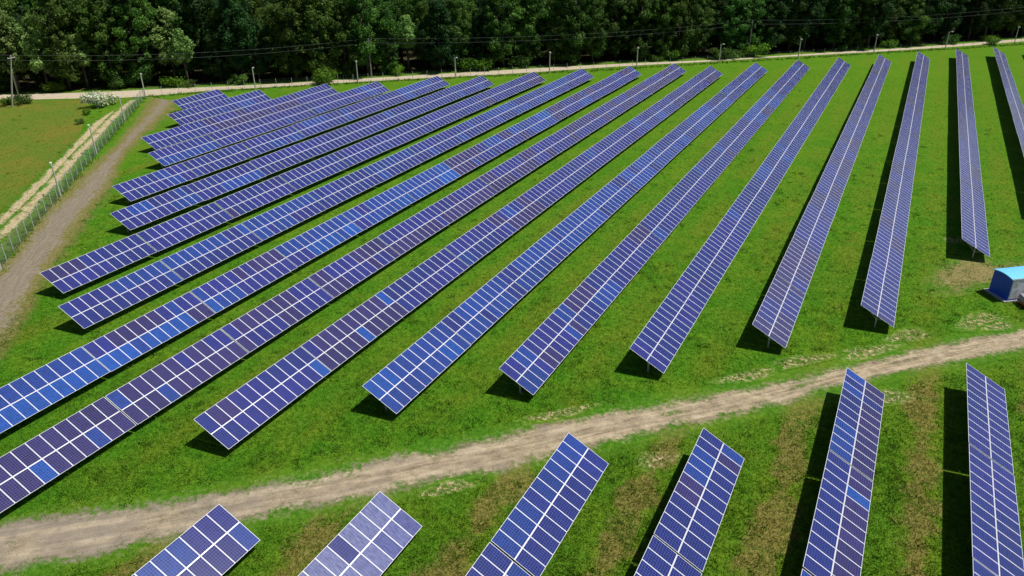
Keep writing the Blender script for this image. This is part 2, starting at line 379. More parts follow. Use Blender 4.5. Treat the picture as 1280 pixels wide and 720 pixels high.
PAL = {'navy': (.006, .014, .125), 'blue': (.004, .030, .19), 'bright': (.002, .050, .26), 'purple': (.019, .012, .078), 'violet': (.010, .013, .135)}
def pick(weights):
    k = rng.choice(list(weights), p=np.array(list(weights.values()))/sum(weights.values()))
    c = np.array(PAL[k])*(1+rng.normal(0, .08)); return tuple(c)
ORD = ['zeroth', 'first', 'second', 'third', 'fourth', 'fifth', 'sixth', 'seventh', 'eighth', 'ninth', 'tenth', 'eleventh', 'twelfth', 'thirteenth', 'fourteenth', 'fifteenth', 'sixteenth', 'seventeenth', 'eighteenth', 'nineteenth', 'twentieth']
def table(X, y0, wt, label, group, detail=True, special=None, mp=1.0045):
    root = empty('solar_table', (X+mids, y0, rng.normal(0, .018)), label=label, cat='solar panels', group=group)
    root.rotation_euler = (rng.normal(0, .0014), rng.normal(0, .004), rng.normal(0, .0006))
    for r in (0, 1):
        ser = None
        for j in range(NM):
            s = 0 if r == 0 else WS-PL
            o = link('solar_panel', me_panel, root, local(s, j*mp, 0), (0, TILT, 0))
            wts = wt[r] if isinstance(wt, tuple) else wt
            if ser is None or rng.random() < .3: ser = pick(wts)
            c = special.get((r, j)) if special else None
            cc = tuple(np.array(PAL[c])) if isinstance(c, str) else tuple(np.array(ser)*(1+rng.normal(0, .05)))
            al = .80 if X > -9 and mp != 1.0 else .96  # right-hand rows paler: grazing sky reflection painted into the cell colour
            if special and special.get('pale_mix'): al = float(1-rng.choice([.15, .55, .85, 1.0]))
            o.color = (*cc, al)
    for m_ in purl: link('purlin', m_, root)
    link('centre_rail', gap_rail, root)
    for k, yy in enumerate((.7, 3.9, 7.1, 10.3)):
        link('rafter', raft, root, (0, yy, 0)); 
        pp = link('post', post, root, (0, yy, 0)); link('post_head', st_m, pp)
        if detail:
            link('strut', st_u, root, (0, yy, 0)); link('strut', st_l, root, (0, yy, 0))
    return root

XU = [-120.551, -112.941, -104.591, -96.636, -88.469, -80.134, -72.249, -64.097, -55.807, -47.92, -39.843, -31.832, -23.807, -15.799, -7.781, .15, 8.326, 16.389, 24.42]
YN = [96.184, 88.628, 76.433, 71.202, 58.959, 52.283, 38.375, 34.701, 31.081, 27.255, 28.157, 36.843, 43.537, 50.981, 59.397, 67.255, 88.098, 226.65-11.08*11, 232.5-11.08*5]
YF = [106.785, 110.422, 120.572, 127.039, 137.084, 141.133, 149.924, 157.098, 164.469, 171.947, 172.302, 180.719, 188.185, 194.811, 203.589, 211.712, 220.521, 226.645, 232.5]
mixes = {0: {'navy': 3, 'violet': 3}, 1: {'violet': 3, 'purple': 1, 'blue': 1, 'navy': 2}, 2: {'violet': 3, 'navy': 2, 'purple': 2}, 3: {'violet': 3, 'blue': 1, 'navy': 2},
 4: {'violet': 2, 'navy': 3, 'blue': 1}, 5: {'navy': 3, 'violet': 2, 'blue': 1}, 6: {'navy': 5, 'violet': 3, 'purple': .6}, 7: {'navy': 4, 'blue': 2.5, 'violet': 1},
 8: {'violet': 3, 'purple': 1, 'blue': 2, 'bright': .15}, 9: {'purple': 3, 'violet': 4, 'blue': .4}, 10: {'violet': 4, 'purple': 1.5, 'navy': 3, 'blue': .5},
 11: {'blue': 4, 'navy': 3.5, 'violet': .6}, 12: {'blue': 2, 'navy': 3, 'purple': .6, 'violet': 2.5}, 13: {'navy': 3, 'violet': 3, 'blue': .8}, 14: {'violet': 4, 'purple': 2, 'navy': 1},
 15: {'violet': 4, 'purple': 1.5}, 16: {'violet': 4, 'purple': 1.5}, 17: {'violet': 4, 'purple': 2}, 18: {'violet': 1}}
count = 0
def seen(X, y0):
    for s in (0, WS):
        for q in np.linspace(0, 11, 12):
            x, z = sl_pt(s); px, py = proj((X+x, y0+q, z))
            if -15 < px < 1295 and -20 < py < 735: return True
    return False
for i, X in enumerate(XU):
    n = max(1, round((YF[i]-YN[i])/11.08)); step_ = (YF[i]+.05-YN[i])/n
    ks = list(range(n))
    if i in (8, 9): ks = [-1]+ks
    rowname = 'rightmost' if i == 18 else ('%s row from the right' % ORD[18-i] if i >= 9 else '%s row from the left' % ORD[i+1])
    for k in ks:
        if i != 18 and not seen(X, YN[i]+k*step_): continue
        idx = k-ks[0]; tot = len(ks)
        if i == 18: lab = 'solar table of the row just beyond the right edge, %s from the forest' % ORD[n-k]
        elif i == 17 or idx >= tot/2: lab = 'blue solar table, %s from the forest end of the %s' % (ORD[tot-idx], rowname)
        else: lab = 'blue solar table, %s from the near end of the %s' % (ORD[idx+1], rowname)
        wt = mixes[i]; sp_ = None
        if i == 8 and k == -1: wt = {'bright': 4, 'blue': 1}; lab = 'bright royal blue solar table cut by the left edge above the dirt road'
        if i == 8 and k == 0: wt = ({'purple': 5, 'violet': 1}, {'bright': 3, 'blue': 2}); sp_ = {(0, 8): 'blue', (1, 10): 'purple', (1, 9): 'purple'}; lab = 'solar table with dark purple upper panels and bright blue lower panels, near lower left'
        if i == 8 and k == 1: sp_ = {(1, 0): 'bright', (0, 0): 'blue'}
        if i == 8 and k in (2, 3, 4): wt = {'blue': 3, 'bright': .6, 'violet': 1}
        if i == 9 and k == -1: wt = {'purple': 6, 'violet': 1}; sp_ = {(1, 4): 'bright', (1, 8): 'blue'}
        if i == 9 and k == 0: sp_ = {(0, 0): 'blue', (1, 3): 'blue'}; wt = {'purple': 6, 'violet': 2}
        if i == 10 and k == 0: wt = {'violet': 4, 'purple': 2, 'navy': 2}; sp_ = {(1, 10): 'bright'}
        if i == 10 and k == 1: sp_ = {(1, 5): 'bright', (0, 10): 'bright'}; wt = {'purple': 4, 'violet': 2}
        if i == 11 and k == 0: wt = {'blue': 6, 'bright': .6, 'navy': 1}
        if i == 12 and k == 0: sp_ = {(1, 10): 'purple', (1, 5): 'purple', (1, 4): 'purple'}; wt = {'blue': 3, 'violet': 3}
        table(X, YN[i]+k*step_, wt, lab, 'solar tables in long rows beyond the dirt road' , detail=(idx < 2), special=sp_); count += 1
QF = {11: 22.847, 12: 28.113, 13: 38.64, 14: 43.343, 15: 55.8, 16: 60.713, 17: 69.0}
fn = {11: 'leftmost', 12: 'second', 13: 'third', 14: 'fourth', 15: 'fifth', 16: 'sixth', 17: 'seventh'}
fm = {11: {'violet': 3, 'blue': 1}, 12: {'violet': 3, 'purple': 1}, 13: {'navy': 3, 'blue': 3}, 14: {'navy': 2, 'blue': 2}, 15: ({'navy': 2, 'blue': 2}, {'purple': 3, 'navy': 2}), 16: {'violet': 4, 'navy': 3}, 17: {'violet': 1}}
for i, q in QF.items():
    for k in range(3):
        y0 = q-11.0-k*(11+.141)
        if not seen(XU[i], y0): continue
        wt, sp_ = fm[i], None
        if i == 12: sp_ = {'pale_mix': True}; wt = {'violet': 3, 'navy': 2}
        if i == 11: wt = {'violet': 2, 'blue': 1.5}
        if i == 14 and k == 0: wt = ({'purple': 3, 'navy': 2}, {'navy': 3, 'violet': 1}); sp_ = {(0, 10): 'navy', (0, 9): 'navy', (0, 8): 'blue', (0, 7): 'blue', (0, 6): 'blue', (1, 9): 'purple', (1, 10): 'blue'}
        if i == 15 and k == 1: sp_ = {(1, 8): 'bright'}; wt = ({'navy': 3, 'blue': 3}, {'purple': 5})
        lab = 'blue solar table below the dirt road, %s in the %s row from left there' % (ORD[k+1], fn[i])
        if i == 11: lab = 'short visible solar table in the bottom left corner, below the dirt road'
        if i == 12: lab = 'pale streaky solar table below the dirt road with greyish lavender panels'
        o = table(XU[i], y0, wt, lab, 'solar tables below the dirt road', True, sp_, 1.0); count += 1
print('tables', count)

# ------------------------------------------------------------------ trees
def leaf_mat(name, dark, light, trans=.35):
    t = NT(name); oi = t.n('ShaderNodeObjectInfo'); p = t.pos()
    n = t.noise(p, .55, 4, .6); n2 = t.noise(p, 5., 2, .5)
    f = t.math('ADD', t.math('MULTIPLY', n, .6), t.math('MULTIPLY', n2, .4))
    c = t.mix(t.step(f, .36, .64), dark, light)
    hs = t.n('ShaderNodeHueSaturation'); t.l(c, hs.inputs['Color'])
    t.l(t.math('ADD', .475, t.math('MULTIPLY', oi.outputs['Random'], .04)), hs.inputs['Hue'])
    r2 = t.math('FRACT', t.math('MULTIPLY', oi.outputs['Random'], 7.31))
    t.l(t.math('ADD', .65, t.math('MULTIPLY', r2, .6)), hs.inputs['Value'])
    t.l(hs.outputs[0], t.b.inputs['Base Color']); t.b.inputs['Roughness'].default_value = .7; t.b.inputs['Specular IOR Level'].default_value = .25
    tr = t.n('ShaderNodeBsdfTranslucent'); t.l(hs.outputs[0], tr.inputs[0])
    ms = t.n('ShaderNodeMixShader'); ms.inputs[0].default_value = trans
    t.l(t.b.outputs[0], ms.inputs[1]); t.l(tr.outputs[0], ms.inputs[2]); t.l(ms.outputs[0], t.out.inputs[0])
    return t.m
M_leaf = leaf_mat('leaves', (.020, .066, .009), (.112, .25, .036))
M_leaf_yel = leaf_mat('yellowish_leaves', (.030, .070, .010), (.13, .23, .035))
M_leaf_pale = leaf_mat('pale_leaves', (.13, .23, .055), (.29, .44, .12))
M_leaf_dark = leaf_mat('dark_leaves', (.012, .040, .010), (.050, .135, .028))
M_weed = leaf_mat('weed_leaves', (.055, .14, .008), (.13, .28, .018), .4)
M_white = leaf_mat('blossom', (.35, .42, .25), (.62, .66, .5), .1)
M_bark = plain('bark', (.075, .062, .05), .9, 0, .25, 3)
def leaves(centres, radii, n, size, seed, flat=.75):
    r = np.random.default_rng(seed); w_ = np.array(radii)**2; idx = r.choice(len(radii), n, p=w_/w_.sum())
    d = r.normal(size=(n, 3)); d /= np.linalg.norm(d, axis=1)[:, None]
    rad = np.array(radii)[idx]*(.35+.5*r.random(n)+.32*np.abs(r.normal(size=n)))
    P = np.array(centres)[idx]+d*rad[:, None]*np.array([1, 1, flat])+r.normal(size=(n, 3))*.12
    nn = d+r.normal(size=(n, 3))*.7+np.array([0, 0, .35]); nn /= np.linalg.norm(nn, axis=1)[:, None]
    a = np.cross(nn, r.normal(size=(n, 3))); a /= np.linalg.norm(a, axis=1)[:, None]; b = np.cross(nn, a)
    sz = size*(.6+.8*r.random(n))[:, None]
    return np.stack([P-a*sz*.5, P+b*sz*.32, P+a*sz*.5+nn*sz*.1, P-b*sz*.32], 1)
def tree_meshes(seed, H, R, low, n, size, leafm):
    r = np.random.default_rng(seed); C, Rr = [], []
    nl = 64
    for k in range(nl):
        u = (k+.5)/nl; z = low+(H-low)*u**.95
        prof = math.sin(PI*min(.98, (u*.86+.12)))**.6*R
        a = k*2.399+r.random()*.8; q = prof*(.3+.72*r.random())
        rr = (.5+1.0*r.random()**1.6)*(R/4.2)*(1.05-.3*u)
        C.append((q*math.cos(a), q*math.sin(a), z)); Rr.append(rr)
    V = leaves(C, Rr, n, size, seed+1)
    crown = quads('crown', V, [leafm])
    mb = MB(); top = H*.8
    mb.tube([(0, 0, -.2), (.1, .05, H*.25), (-.15, .1, H*.5), (.1, 0, top)], [.32, .25, .17, .05], 8)
    for k in range(9):
        z0 = H*(.15+.07*k); c_ = C[min(nl-1, int(6*k+5))]
        m_ = Vector(((c_[0])*.5, (c_[1])*.5, (z0+c_[2])/2+.3))
        mb.tube([(0, 0, z0), m_, c_], [.13, .08, .03], 5)
    return crown, mb.mesh('trunk', M_bark, smooth=True)
TREES = []
for v in range(6): TREES.append(tree_meshes(100+v*7, 15+1.2*v, 3.9+.35*(v % 3), 1.0+.8*(v % 3), 15000, .38, M_leaf_yel if v == 4 else M_leaf))
for v in range(3): TREES.append(tree_meshes(200+v*7, 16+v, 4.2, 1.5+v, 14000, .38, M_leaf_dark))
PALE = [tree_meshes(300, 14, 3.2, 4.0, 6500, .5, M_leaf_pale), tree_meshes(320, 11, 2.3, 5.0, 4500, .45, M_leaf_pale)]
def put_tree(ms, x, y, sc, rz, label, group, name='deciduous_tree'):
    o = empty(name, (x, y, 0), rz, label=label, cat='tree', group=group); o.scale = (sc, sc, sc*random.uniform(.92, 1.12))
    link('crown', ms[0], o); link('trunk', ms[1], o); return o
# lamp posts along the far fence (photo x of their feet)
lamp_x = [182, 319, 447, 569, 687, 796, 899, 998, 1092, 1181.5, 1267]
def on_line(P, px):
    """point of ground line P that shows at photo x"""
    Q, _ = resample(P, 800); xs = np.array([proj((a[0], a[1], 0))[0] for a in Q]); return Q[np.argmin(abs(xs-px))]
PT_, sT = resample(fu_a, 400); dT = np.gradient(PT_, axis=0); dT /= np.linalg.norm(dT, axis=1)[:, None]; nT = np.stack([-dT[:, 1], dT[:, 0]], 1)
if nT[200]@np.array([-.46, .89]) < 0: nT = -nT
total = sT[-1]; cnt = {}
def section(px):
    k = sum(1 for a in lamp_x if a < px)
    if k == 0: return 'left of the first lamp post'
    if k == len(lamp_x): return 'right of the last lamp post'
    return 'between %s and %s fence posts from left' % (ORD[k], ORD[k+1])
rows_ = [(4.4, 5.2), (9.5, 5.6), (16, 6.5), (25, 7.5), (36, 7.5), (50, 7.5), (64, 6.5), (82, 6.0), (96, 6.0)]
pale_at = []
PALES = [(8, 60, 2.6, 1.15, 0), (50, 40, 3.5, 1.0, 0), (100, 30, 5, 1.0, 1), (228, 60, 3.2, .95, 1), (212, 10, 7, 1.15, 0), (508, 10, 6, 1.0, 1)]
for (px, py, off, sc, v) in PALES:
    j = int(np.argmin([abs(proj((a[0]+b[0]*off, a[1]+b[1]*off, 8))[0]-px) for a, b in zip(PT_, nT)])); pale_at.append(PT_[j]+nT[j]*off)
for ri, (off, sp0) in enumerate(rows_):
    s = -2+ri*2.3
    while s < total+1:
        i0 = int(np.clip(s/total*399, 0, 399)); q = PT_[i0]+nT[i0]*(off+random.uniform(-1.2, 1.2)); s += sp0*random.uniform(.8, 1.2)
        px, py = proj((q[0], q[1], 5))
        if px < -60 or px > 1340 or (off > 60 and px > 640) or (off > 80 and px > 260): continue
        if min(np.linalg.norm(q-a) for a in pale_at) < 3.4: continue
        ms = TREES[random.randrange(len(TREES))]; sc = random.uniform(.72, 1.25)
        if ri == 0:
            key = section(px); cnt[key] = cnt.get(key, 0)+1
            lab = '%s leafy tree of the forest edge %s' % (ORD[cnt[key]], key); grp = 'trees along the forest edge'
        else:
            lab = 'dark leafy tree standing deeper in the forest behind the edge trees'; grp = 'trees deeper in the forest'
        if ri == 0 and random.random() < .12: s += 2.5
        put_tree(ms, q[0], q[1], sc, random.random()*6.28, lab, grp)
# the pale yellow green trees top left
for q_ in ((24, 14), (34, 16), (44, 15), (39, 11), (29, 11)):
    q = G(*q_); put_tree(TREES[0], q[0], q[1], 1.1, random.random()*6, 'dark leafy tree standing deeper in the forest behind the edge trees', 'trees deeper in the forest')
pl = ['pale yellow green tree in the top left corner behind the power pole', 'pale green tree just right of the one in the top left corner',
      'small pale green tree top above the dark forest left of the field bush', 'slim pale yellow green tree behind the fence corner',
      'pale tree crown at the top edge above the slim yellow green tree', 'lighter green tree in the forest near the middle power pole']
for (px, py, off, sc, v), q, lab in zip(PALES, pale_at, pl):
    put_tree(PALE[v], q[0], q[1], sc, random.random()*6, lab, None, 'pale_tree')
# shrubs at the foot of the forest
SHR = []
for v in range(4):
    r = np.random.default_rng(500+v); C = [(r.normal()*.8, r.normal()*.8, .5+r.random()*1.2) for _ in range(9)]
    SHR.append((quads('foliage', leaves(C, [.55+.4*r.random() for _ in C], 1300, .32, 510+v), [M_leaf if v % 2 else M_weed]),
                MB().tube([(0, 0, -.1), (.1, 0, 1)], [.05, .02], 5).tube([(0, 0, 0), (-.4, .3, 1.1)], [.04, .02], 5).tube([(0, 0, 0), (.3, -.5, 1)], [.04, .02], 5).mesh('stem', M_bark)))
def shrub(q, sc, label, group, v=None, name='shrub', leafmat=None):
    f, st = SHR[random.randrange(4) if v is None else v]
    o = empty(name, (q[0], q[1], 0), random.random()*6, label=label, cat='bush', group=group); o.scale = (sc, sc, sc)
    if leafmat: f = f.copy(); f.materials.clear(); f.materials.append(leafmat)
    link('foliage', f, o); link('stem', st, o)
cnt2 = {}
for px in [60, 150, 215, 240, 300, 408, 500, 590, 604, 655, 715, 822, 845, 930, 1060, 1118, 1150, 1235]:
    j = int(np.argmin([abs(proj((a[0], a[1], 0))[0]-px) for a in PT_])); q = PT_[j]+nT[j]*random.uniform(1.4, 3.0)
    key = section(px); cnt2[key] = cnt2.get(key, 0)+1
    shrub(q, random.uniform(.6, 1.4), '%s low bush at forest foot %s' % (ORD[cnt2[key]], key), 'bushes at the foot of the forest')
# ------------------------------------------------------------------ plants on this side
M_f2 = M_white
qf = G(125, 133); shrub(qf, 1.25, 'white flowering bush at the corner of the olive field', None, 0, 'flowering_bush', M_white)
shrub(G(118, 126), .8, 'smaller white flowering bush left of the big one by the field corner', None, 2, 'flowering_bush', M_white)
for k, (x, y, s_) in enumerate([(110, 143, .45), (100, 155, .4), (30, 130, .8), (10, 131, .7), (408, 103, 1.5), (896, 74, 1.2), (918, 72.5, .9), (941, 71, 1.5), (908, 73.5, .8), (1186, 55, 1.1), (1241, 56, 1.0)]):
    lab = ['green bush beside the farm track below the white flowering bush', 'dark green bush lower along the farm track at the field edge', 'low bush right of the concrete power pole foot', 'low bush left of the concrete power pole foot',
           'round green bush in front of the far road by the fifth row top', 'green bush right beside the seventh lamp post', 'pale tall weed bush left of the right power pole', 'leafy bush around the foot of the right power pole', 'small bush between the seventh lamp post and the right power pole',
           'small bush behind the fence at the tenth lamp post', 'small bush at the far end of the rightmost row'][k]
    shrub(G(x, y), s_, lab, None)

# ------------------------------------------------------------------ kiosk and car at right edge
M_kb = plain('blue_paint', (.008, .075, .60), .45, 0, .05); M_kr = plain('roof_paint', (.16, .56, .92), .4, 0, .04); M_kw = plain('grey_white_panel', (.74, .75, .82), .5, 0, .06)
M_conc = plain('concrete', (.42, .40, .36), .85, 0, .12); M_wht = plain('white_trim', (.78, .8, .82), .45, 0, .03)
A, B = np.array([11.03, 80.74]), np.array([12.48, 78.91]); wk = 2.33; ang = math.atan2(.62, .785)
kz = empty('blue_kiosk', (B[0], B[1], 0), ang, label='blue transformer kiosk with a light blue arched roof at the right edge', cat='kiosk')
LK = 4.6   # local: x along the long side, y from the front wall back, z up
link('base_slab', MB().box((-.35, -.15, 0), (LK+.3, wk+.35, .14)).mesh('base_slab', M_conc), kz)
link('wall', MB().box((0, 0, .141), (LK, wk, 2.42)).mesh('wall', M_kb), kz)
link('front_panel', MB().box((.08, -.0012, .25), (LK-.08, -.0002, 2.33)).mesh('front_panel', M_kw), kz)
mb = MB(); n_ = 12
prof = [(-.05+(wk+.10)*k/n_, 2.42+.16*math.sin(PI*k/n_)) for k in range(n_+1)]
vs = [(x, y, z) for x in (-.1, LK+.1) for (y, z) in prof]+[(x, y, z-.07) for x in (-.1, LK+.1) for (y, z) in prof]
N1 = n_+1; fs = []
for k in range(n_):
    fs += [(k, N1+k, N1+k+1, k+1), (2*N1+k, 2*N1+k+1, 3*N1+k+1, 3*N1+k), (k, k+1, 2*N1+k+1, 2*N1+k), (N1+k, 3*N1+k, 3*N1+k+1, N1+k+1)]
fs += [(0, 2*N1, 3*N1, N1), (n_, N1+n_, 3*N1+n_, 2*N1+n_)]
link('roof', mb.add(vs, fs).mesh('roof', M_kr), kz)
for x in (0.0, LK-.04):
    gb = MB()
    vs = [(x, y, z) for (y, z) in [(0, 2.42)]+[(wk*k/n_, 2.42+.085*math.sin(PI*k/n_)) for k in range(1, n_)]+[(wk, 2.42)]]
    vs += [(a+.04, b, c) for a, b, c in vs]; m_ = n_+1
    gb.add(vs, [tuple(range(m_-1, -1, -1)), tuple(range(m_, 2*m_))]+[(k, k+1, m_+k+1, m_+k) for k in range(m_-1)])
    link('gable', gb.mesh('gable', M_kb), kz)
link('eave_trim', MB().box((-.1, -.064, 2.33), (LK+.1, -.052, 2.46)).mesh('eave_trim', M_wht), kz)
for k in range(3):
    x0 = .18+k*1.5
    dr = link('door', MB().box((x0, -.03, .3), (x0+.68, -.001, 2.25)).box((x0+.71, -.03, .3), (x0+1.39, -.001, 2.25)).mesh('door', M_kw), kz)
    lv = MB()
    for q in range(5): lv.box((x0+.15, -.045, 1.6+q*.09), (x0+.55, -.031, 1.65+q*.09))
    link('vent', lv.mesh('vent', M_steel), dr); link('handle', MB().box((x0+.6, -.06, 1.1), (x0+.64, -.031, 1.3)).mesh('handle', M_steel), dr)
link('base_trim', MB().box((-.03, -.03, .142), (LK, -.002, .245)).mesh('base_trim', M_kb), kz)

M_red = plain('car_paint', (.35, .01, .015), .25, 0, .03); M_glass = plain('car_glass', (.10, .10, .13), .1, 0, .02); M_tyre = plain('tyre', (.02, .02, .02), .9); M_grey = plain('grey_paint', (.30, .29, .34), .35)
cq = G(1274, 382.5)
car = empty('parked_car', (cq[0], cq[1], 0), math.radians(20), label='red and grey car parked in front of the blue kiosk, cut by the right edge', cat='car')
def loft(secs, m=0):
    mb = MB(); n = len(secs[0]); vs = [v for s_ in secs for v in s_]
    fs = [(i*n+k, i*n+(k+1) % n, (i+1)*n+(k+1) % n, (i+1)*n+k) for i in range(len(secs)-1) for k in range(n)]
    fs += [tuple(range(n-1, -1, -1)), tuple((len(secs)-1)*n+k for k in range(n))]
    return mb.add(vs, fs, m)
def sec(x, hw, z0, z1): return [(x, -hw, z0), (x, hw, z0), (x, hw*1.02, (z0+z1)/2), (x, hw*.93, z1), (x, -hw*.93, z1), (x, -hw*1.02, (z0+z1)/2)]
link('body', loft([sec(0, .62, .30, .50), sec(.10, .80, .22, .58), sec(.9, .84, .20, .62), sec(2.2, .85, .20, .64), sec(3.6, .84, .20, .64), sec(4.1, .80, .25, .60), sec(4.2, .7, .3, .55)]).mesh('body', M_red), car)
link('cabin', loft([sec(.02, .60, .502, .72), sec(.12, .78, .581, .98), sec(.75, .78, .621, 1.10), sec(1.35, .70, .641, 1.66), sec(3.6, .70, .641, 1.68), sec(4.05, .74, .62, .99)]).mesh('cabin', M_grey), car)
link('windscreen', MB().add([(.80, -.62, 1.165), (.80, .62, 1.165), (1.30, .56, 1.635), (1.30, -.56, 1.635)], [(0, 1, 2, 3), (3, 2, 1, 0)][:1]).mesh('windscreen', M_glass), car)
for sy in (-1, 1):
    link('side_window', MB().box((1.5, sy*.72-.01, 1.15), (3.3, sy*.72+.01, 1.52)).mesh('side_window', M_glass), car)
    link('headlight', MB().box((.02, sy*.55-.14, .55), (.1, sy*.55+.14, .68)).mesh('headlight', M_wht), car)
    for x in (.8, 3.4):
        wh = MB().tube([(x, sy*.72, .31), (x, sy*.88, .31)], .31, 18); r_ = link('wheel', wh.mesh('wheel', M_tyre), car)
        link('rim', MB().tube([(x, sy*.881, .31), (x, sy*.895, .31)], .19, 14).mesh('rim', M_steel), r_)

# ------------------------------------------------------------------ fences
M_wire = plain('fence_wire', (.20, .30, .24), .6, .2, .1); M_post = plain('fence_post', (.46, .50, .46), .6, .2, .1)
def fence(name, P, spacing, hgt, label, vert, hor, wr, pr=.036):
    Q, s = resample(P, 2000); tot = s[-1]; npst = int(tot/spacing)+1
    at = lambda d_: np.array([np.interp(d_, s, Q[:, 0]), np.interp(d_, s, Q[:, 1])])
    o0 = at(0); root = empty(name, (o0[0], o0[1], 0), label=label, cat='fence')
    pm = MB().box((-pr, -pr, 0), (pr, pr, hgt)).box((-pr-.01, -pr-.01, hgt), (pr+.01, pr+.01, hgt+.05)).mesh('post', M_post)
    for k in range(npst):
        q = at(k*spacing)-o0
        if k < 100: link('post', pm, root, (q[0], q[1], 0))
    mb = MB(); pts = [at(d_)-o0 for d_ in np.arange(0, tot, spacing)]
    for z in np.linspace(.12, hgt-.05, hor): mb.tube([(a[0], a[1], z) for a in pts], wr, 3, cap=False)
    for d_ in np.arange(0, tot, vert):
        a = at(d_)-o0; mb.tube([(a[0], a[1], .08), (a[0], a[1], hgt-.03)], wr, 3, cap=False)
    link('wire_mesh', mb.mesh('wire_mesh', M_wire), root)
    return root
fence_far = g([(182, 121.5), (240, 117), (334, 110.5), (430, 105), (524, 100), (657, 93.5), (808, 84.5), (900, 79), (1000, 73), (1136, 64.5), (1200, 61), (1280, 55.5), (1330, 52)])
fence('mesh_fence', fence_L, 2.5, 2.0, 'green grey wire mesh fence on the left between farm track and gravel path', .3, 9, .008)
fence('mesh_fence', fence_far, 3.2, 1.9, 'low wire mesh fence along the far road in front of the forest', .6, 5, .007, .03)

# ------------------------------------------------------------------ lamp posts, power poles and wires
M_pole = plain('pole_concrete', (.50, .49, .46), .8, 0, .1); M_wood = plain('dark_pole', (.22, .20, .18), .85, 0, .15); M_lamp = plain('lamp_head', (.72, .72, .70), .4)
def lamp(q, h, head, label, grp, face):
    o = empty('lamp_post' if head else 'camera_post', (q[0], q[1], 0), face, label=label, cat='lamp post' if head else 'post', group=grp)
    link('pole', MB().tube([(0, 0, 0), (0, 0, h)], [.13, .09], 8).mesh('pole', M_pole), o)
    if head:
        link('arm', MB().tube([(0, 0, h-.15), (.25, 0, h+.05), (.7, 0, h+.15)], .035, 6).mesh('arm', M_steel), o)
        link('lamp_head', MB().box((.5, -.14, h+.08), (1.0, .14, h+.2)).box((.55, -.1, h+.05), (.95, .1, h+.079)).mesh('lamp_head', M_lamp), o)
    else:
        link('cap', MB().box((-.13, -.13, h), (.13, .13, h+.35)).box((.131, -.07, h+.1), (.4, .07, h+.25)).mesh('cap', M_lamp), o)
heads = {182: -1, 319: 1, 569: 1, 899: 1, 1181.5: 1}
for k, px in enumerate(lamp_x):
    hd = px in heads
    lamp(on_line(fence_far, px), 4.4 if k else 4.6, hd, ('white %s on the far fence line, %s post from the left' % ('lamp post' if hd else 'post with a small camera', ORD[k+1])) if k else 'white lamp post at the fence corner where both fences meet', 'posts along the far fence', YAW if True else 0)
for k, (q, lb) in enumerate([((1, 336), 'lowest'), ((76, 245), 'second lowest'), ((121, 192.5), 'third lowest'), ((156, 151.5), 'topmost')]):
    lamp(on_line(fence_L, q[0]), 4.3, True, 'pale lamp post on the left fence line, %s of the four there' % lb, 'lamp posts along the left fence', YAW+PI)

poles = [((-40, 0), None)]
p1, p2, p3 = G(15.5, 134), G(464.5, 97.5), G(935, 71)
def power_pole(q, h, mat, label, strutdir=None, lean=0.0):
    lx, ly = R_[0]*lean, R_[1]*lean
    o = empty('power_pole', (q[0], q[1], 0), label=label, cat='power pole')
    link('pole', MB().tube([(0, 0, 0), (0, 0, h)], [.17, .11], 8).mesh('pole', mat), o)
    link('crossarm', MB().box((-.05, -.75, h-.45), (.05, .75, h-.35)).mesh('crossarm', mat), o)
    for y_ in (-.65, 0, .65):
        z0 = h if y_ == 0 else h-.35
        link('insulator', MB().tube([(0, y_, z0), (0, y_, z0+.16)], [.05, .04], 6).mesh('insulator', M_lamp), o)
    if lean:
        for c_ in list(o.children):
            if c_.name.startswith('pole'): bpy.data.objects.remove(c_)
            else: c_.location = (lx, ly, 0)
        link('pole', MB().tube([(0, 0, 0), (lx, ly, h)], [.17, .11], 8).mesh('pole', mat), o)
    if strutdir is not None:
        link('brace', MB().tube([(strutdir[0], strutdir[1], 0), (lx*.72, ly*.72, h*.72)], [.13, .11], 8).mesh('brace', mat), o)
    return o
s1 = G(24.5, 124)-p1
hs = []
for q, ty in ((p1, 70), (p2, 49), (p3, 26)):
    zz = np.arange(4, 16, .05); ys = [proj((q[0], q[1], z))[1] for z in zz]; hs.append(float(zz[int(np.argmin(abs(np.array(ys)-ty)))]))
print('pole heights', hs)
power_pole(p1, hs[0], M_pole, 'pale concrete power pole with a leaning brace at the left edge', s1, 2.6)
power_pole(p2, hs[1], M_wood, 'thin dark power pole in front of the forest, middle one of three')
power_pole(p3, hs[2], M_wood, 'dark power pole in front of the forest, rightmost of the three')
p0 = p1-(p2-p1)*1.0; p4 = p3+(p3-p2)*1.0
M_cable = plain('cable', (.23, .23, .24), .5, .3)
seq = [(p0, hs[0]), (p1, hs[0]), (p2, hs[1]), (p3, hs[2]), (p4, hs[2]+1)]
nm = ['left of the left power pole', 'between the left and middle power poles', 'between the middle and right power poles', 'right of the right power pole']
for a in range(4):
    for side, dz in (('upper', .16), ('lower', -.75)):
        (qa, ha), (qb, hb) = seq[a], seq[a+1]; pts = []
        for k in range(25):
            u = k/24; q = qa*(1-u)+qb*u; pts.append((q[0], q[1], ha*(1-u)+hb*u+dz-1.3*4*u*(1-u)))
        if side == 'lower': pts = [(x, y-.1, z) for x, y, z in pts]
        o = link('power_line', MB().tube(pts, .022, 4).mesh('power_line', M_cable))
        tag(o, '%s power line strung in front of the forest %s' % (side, nm[a]), 'power line', 'power lines along the forest')

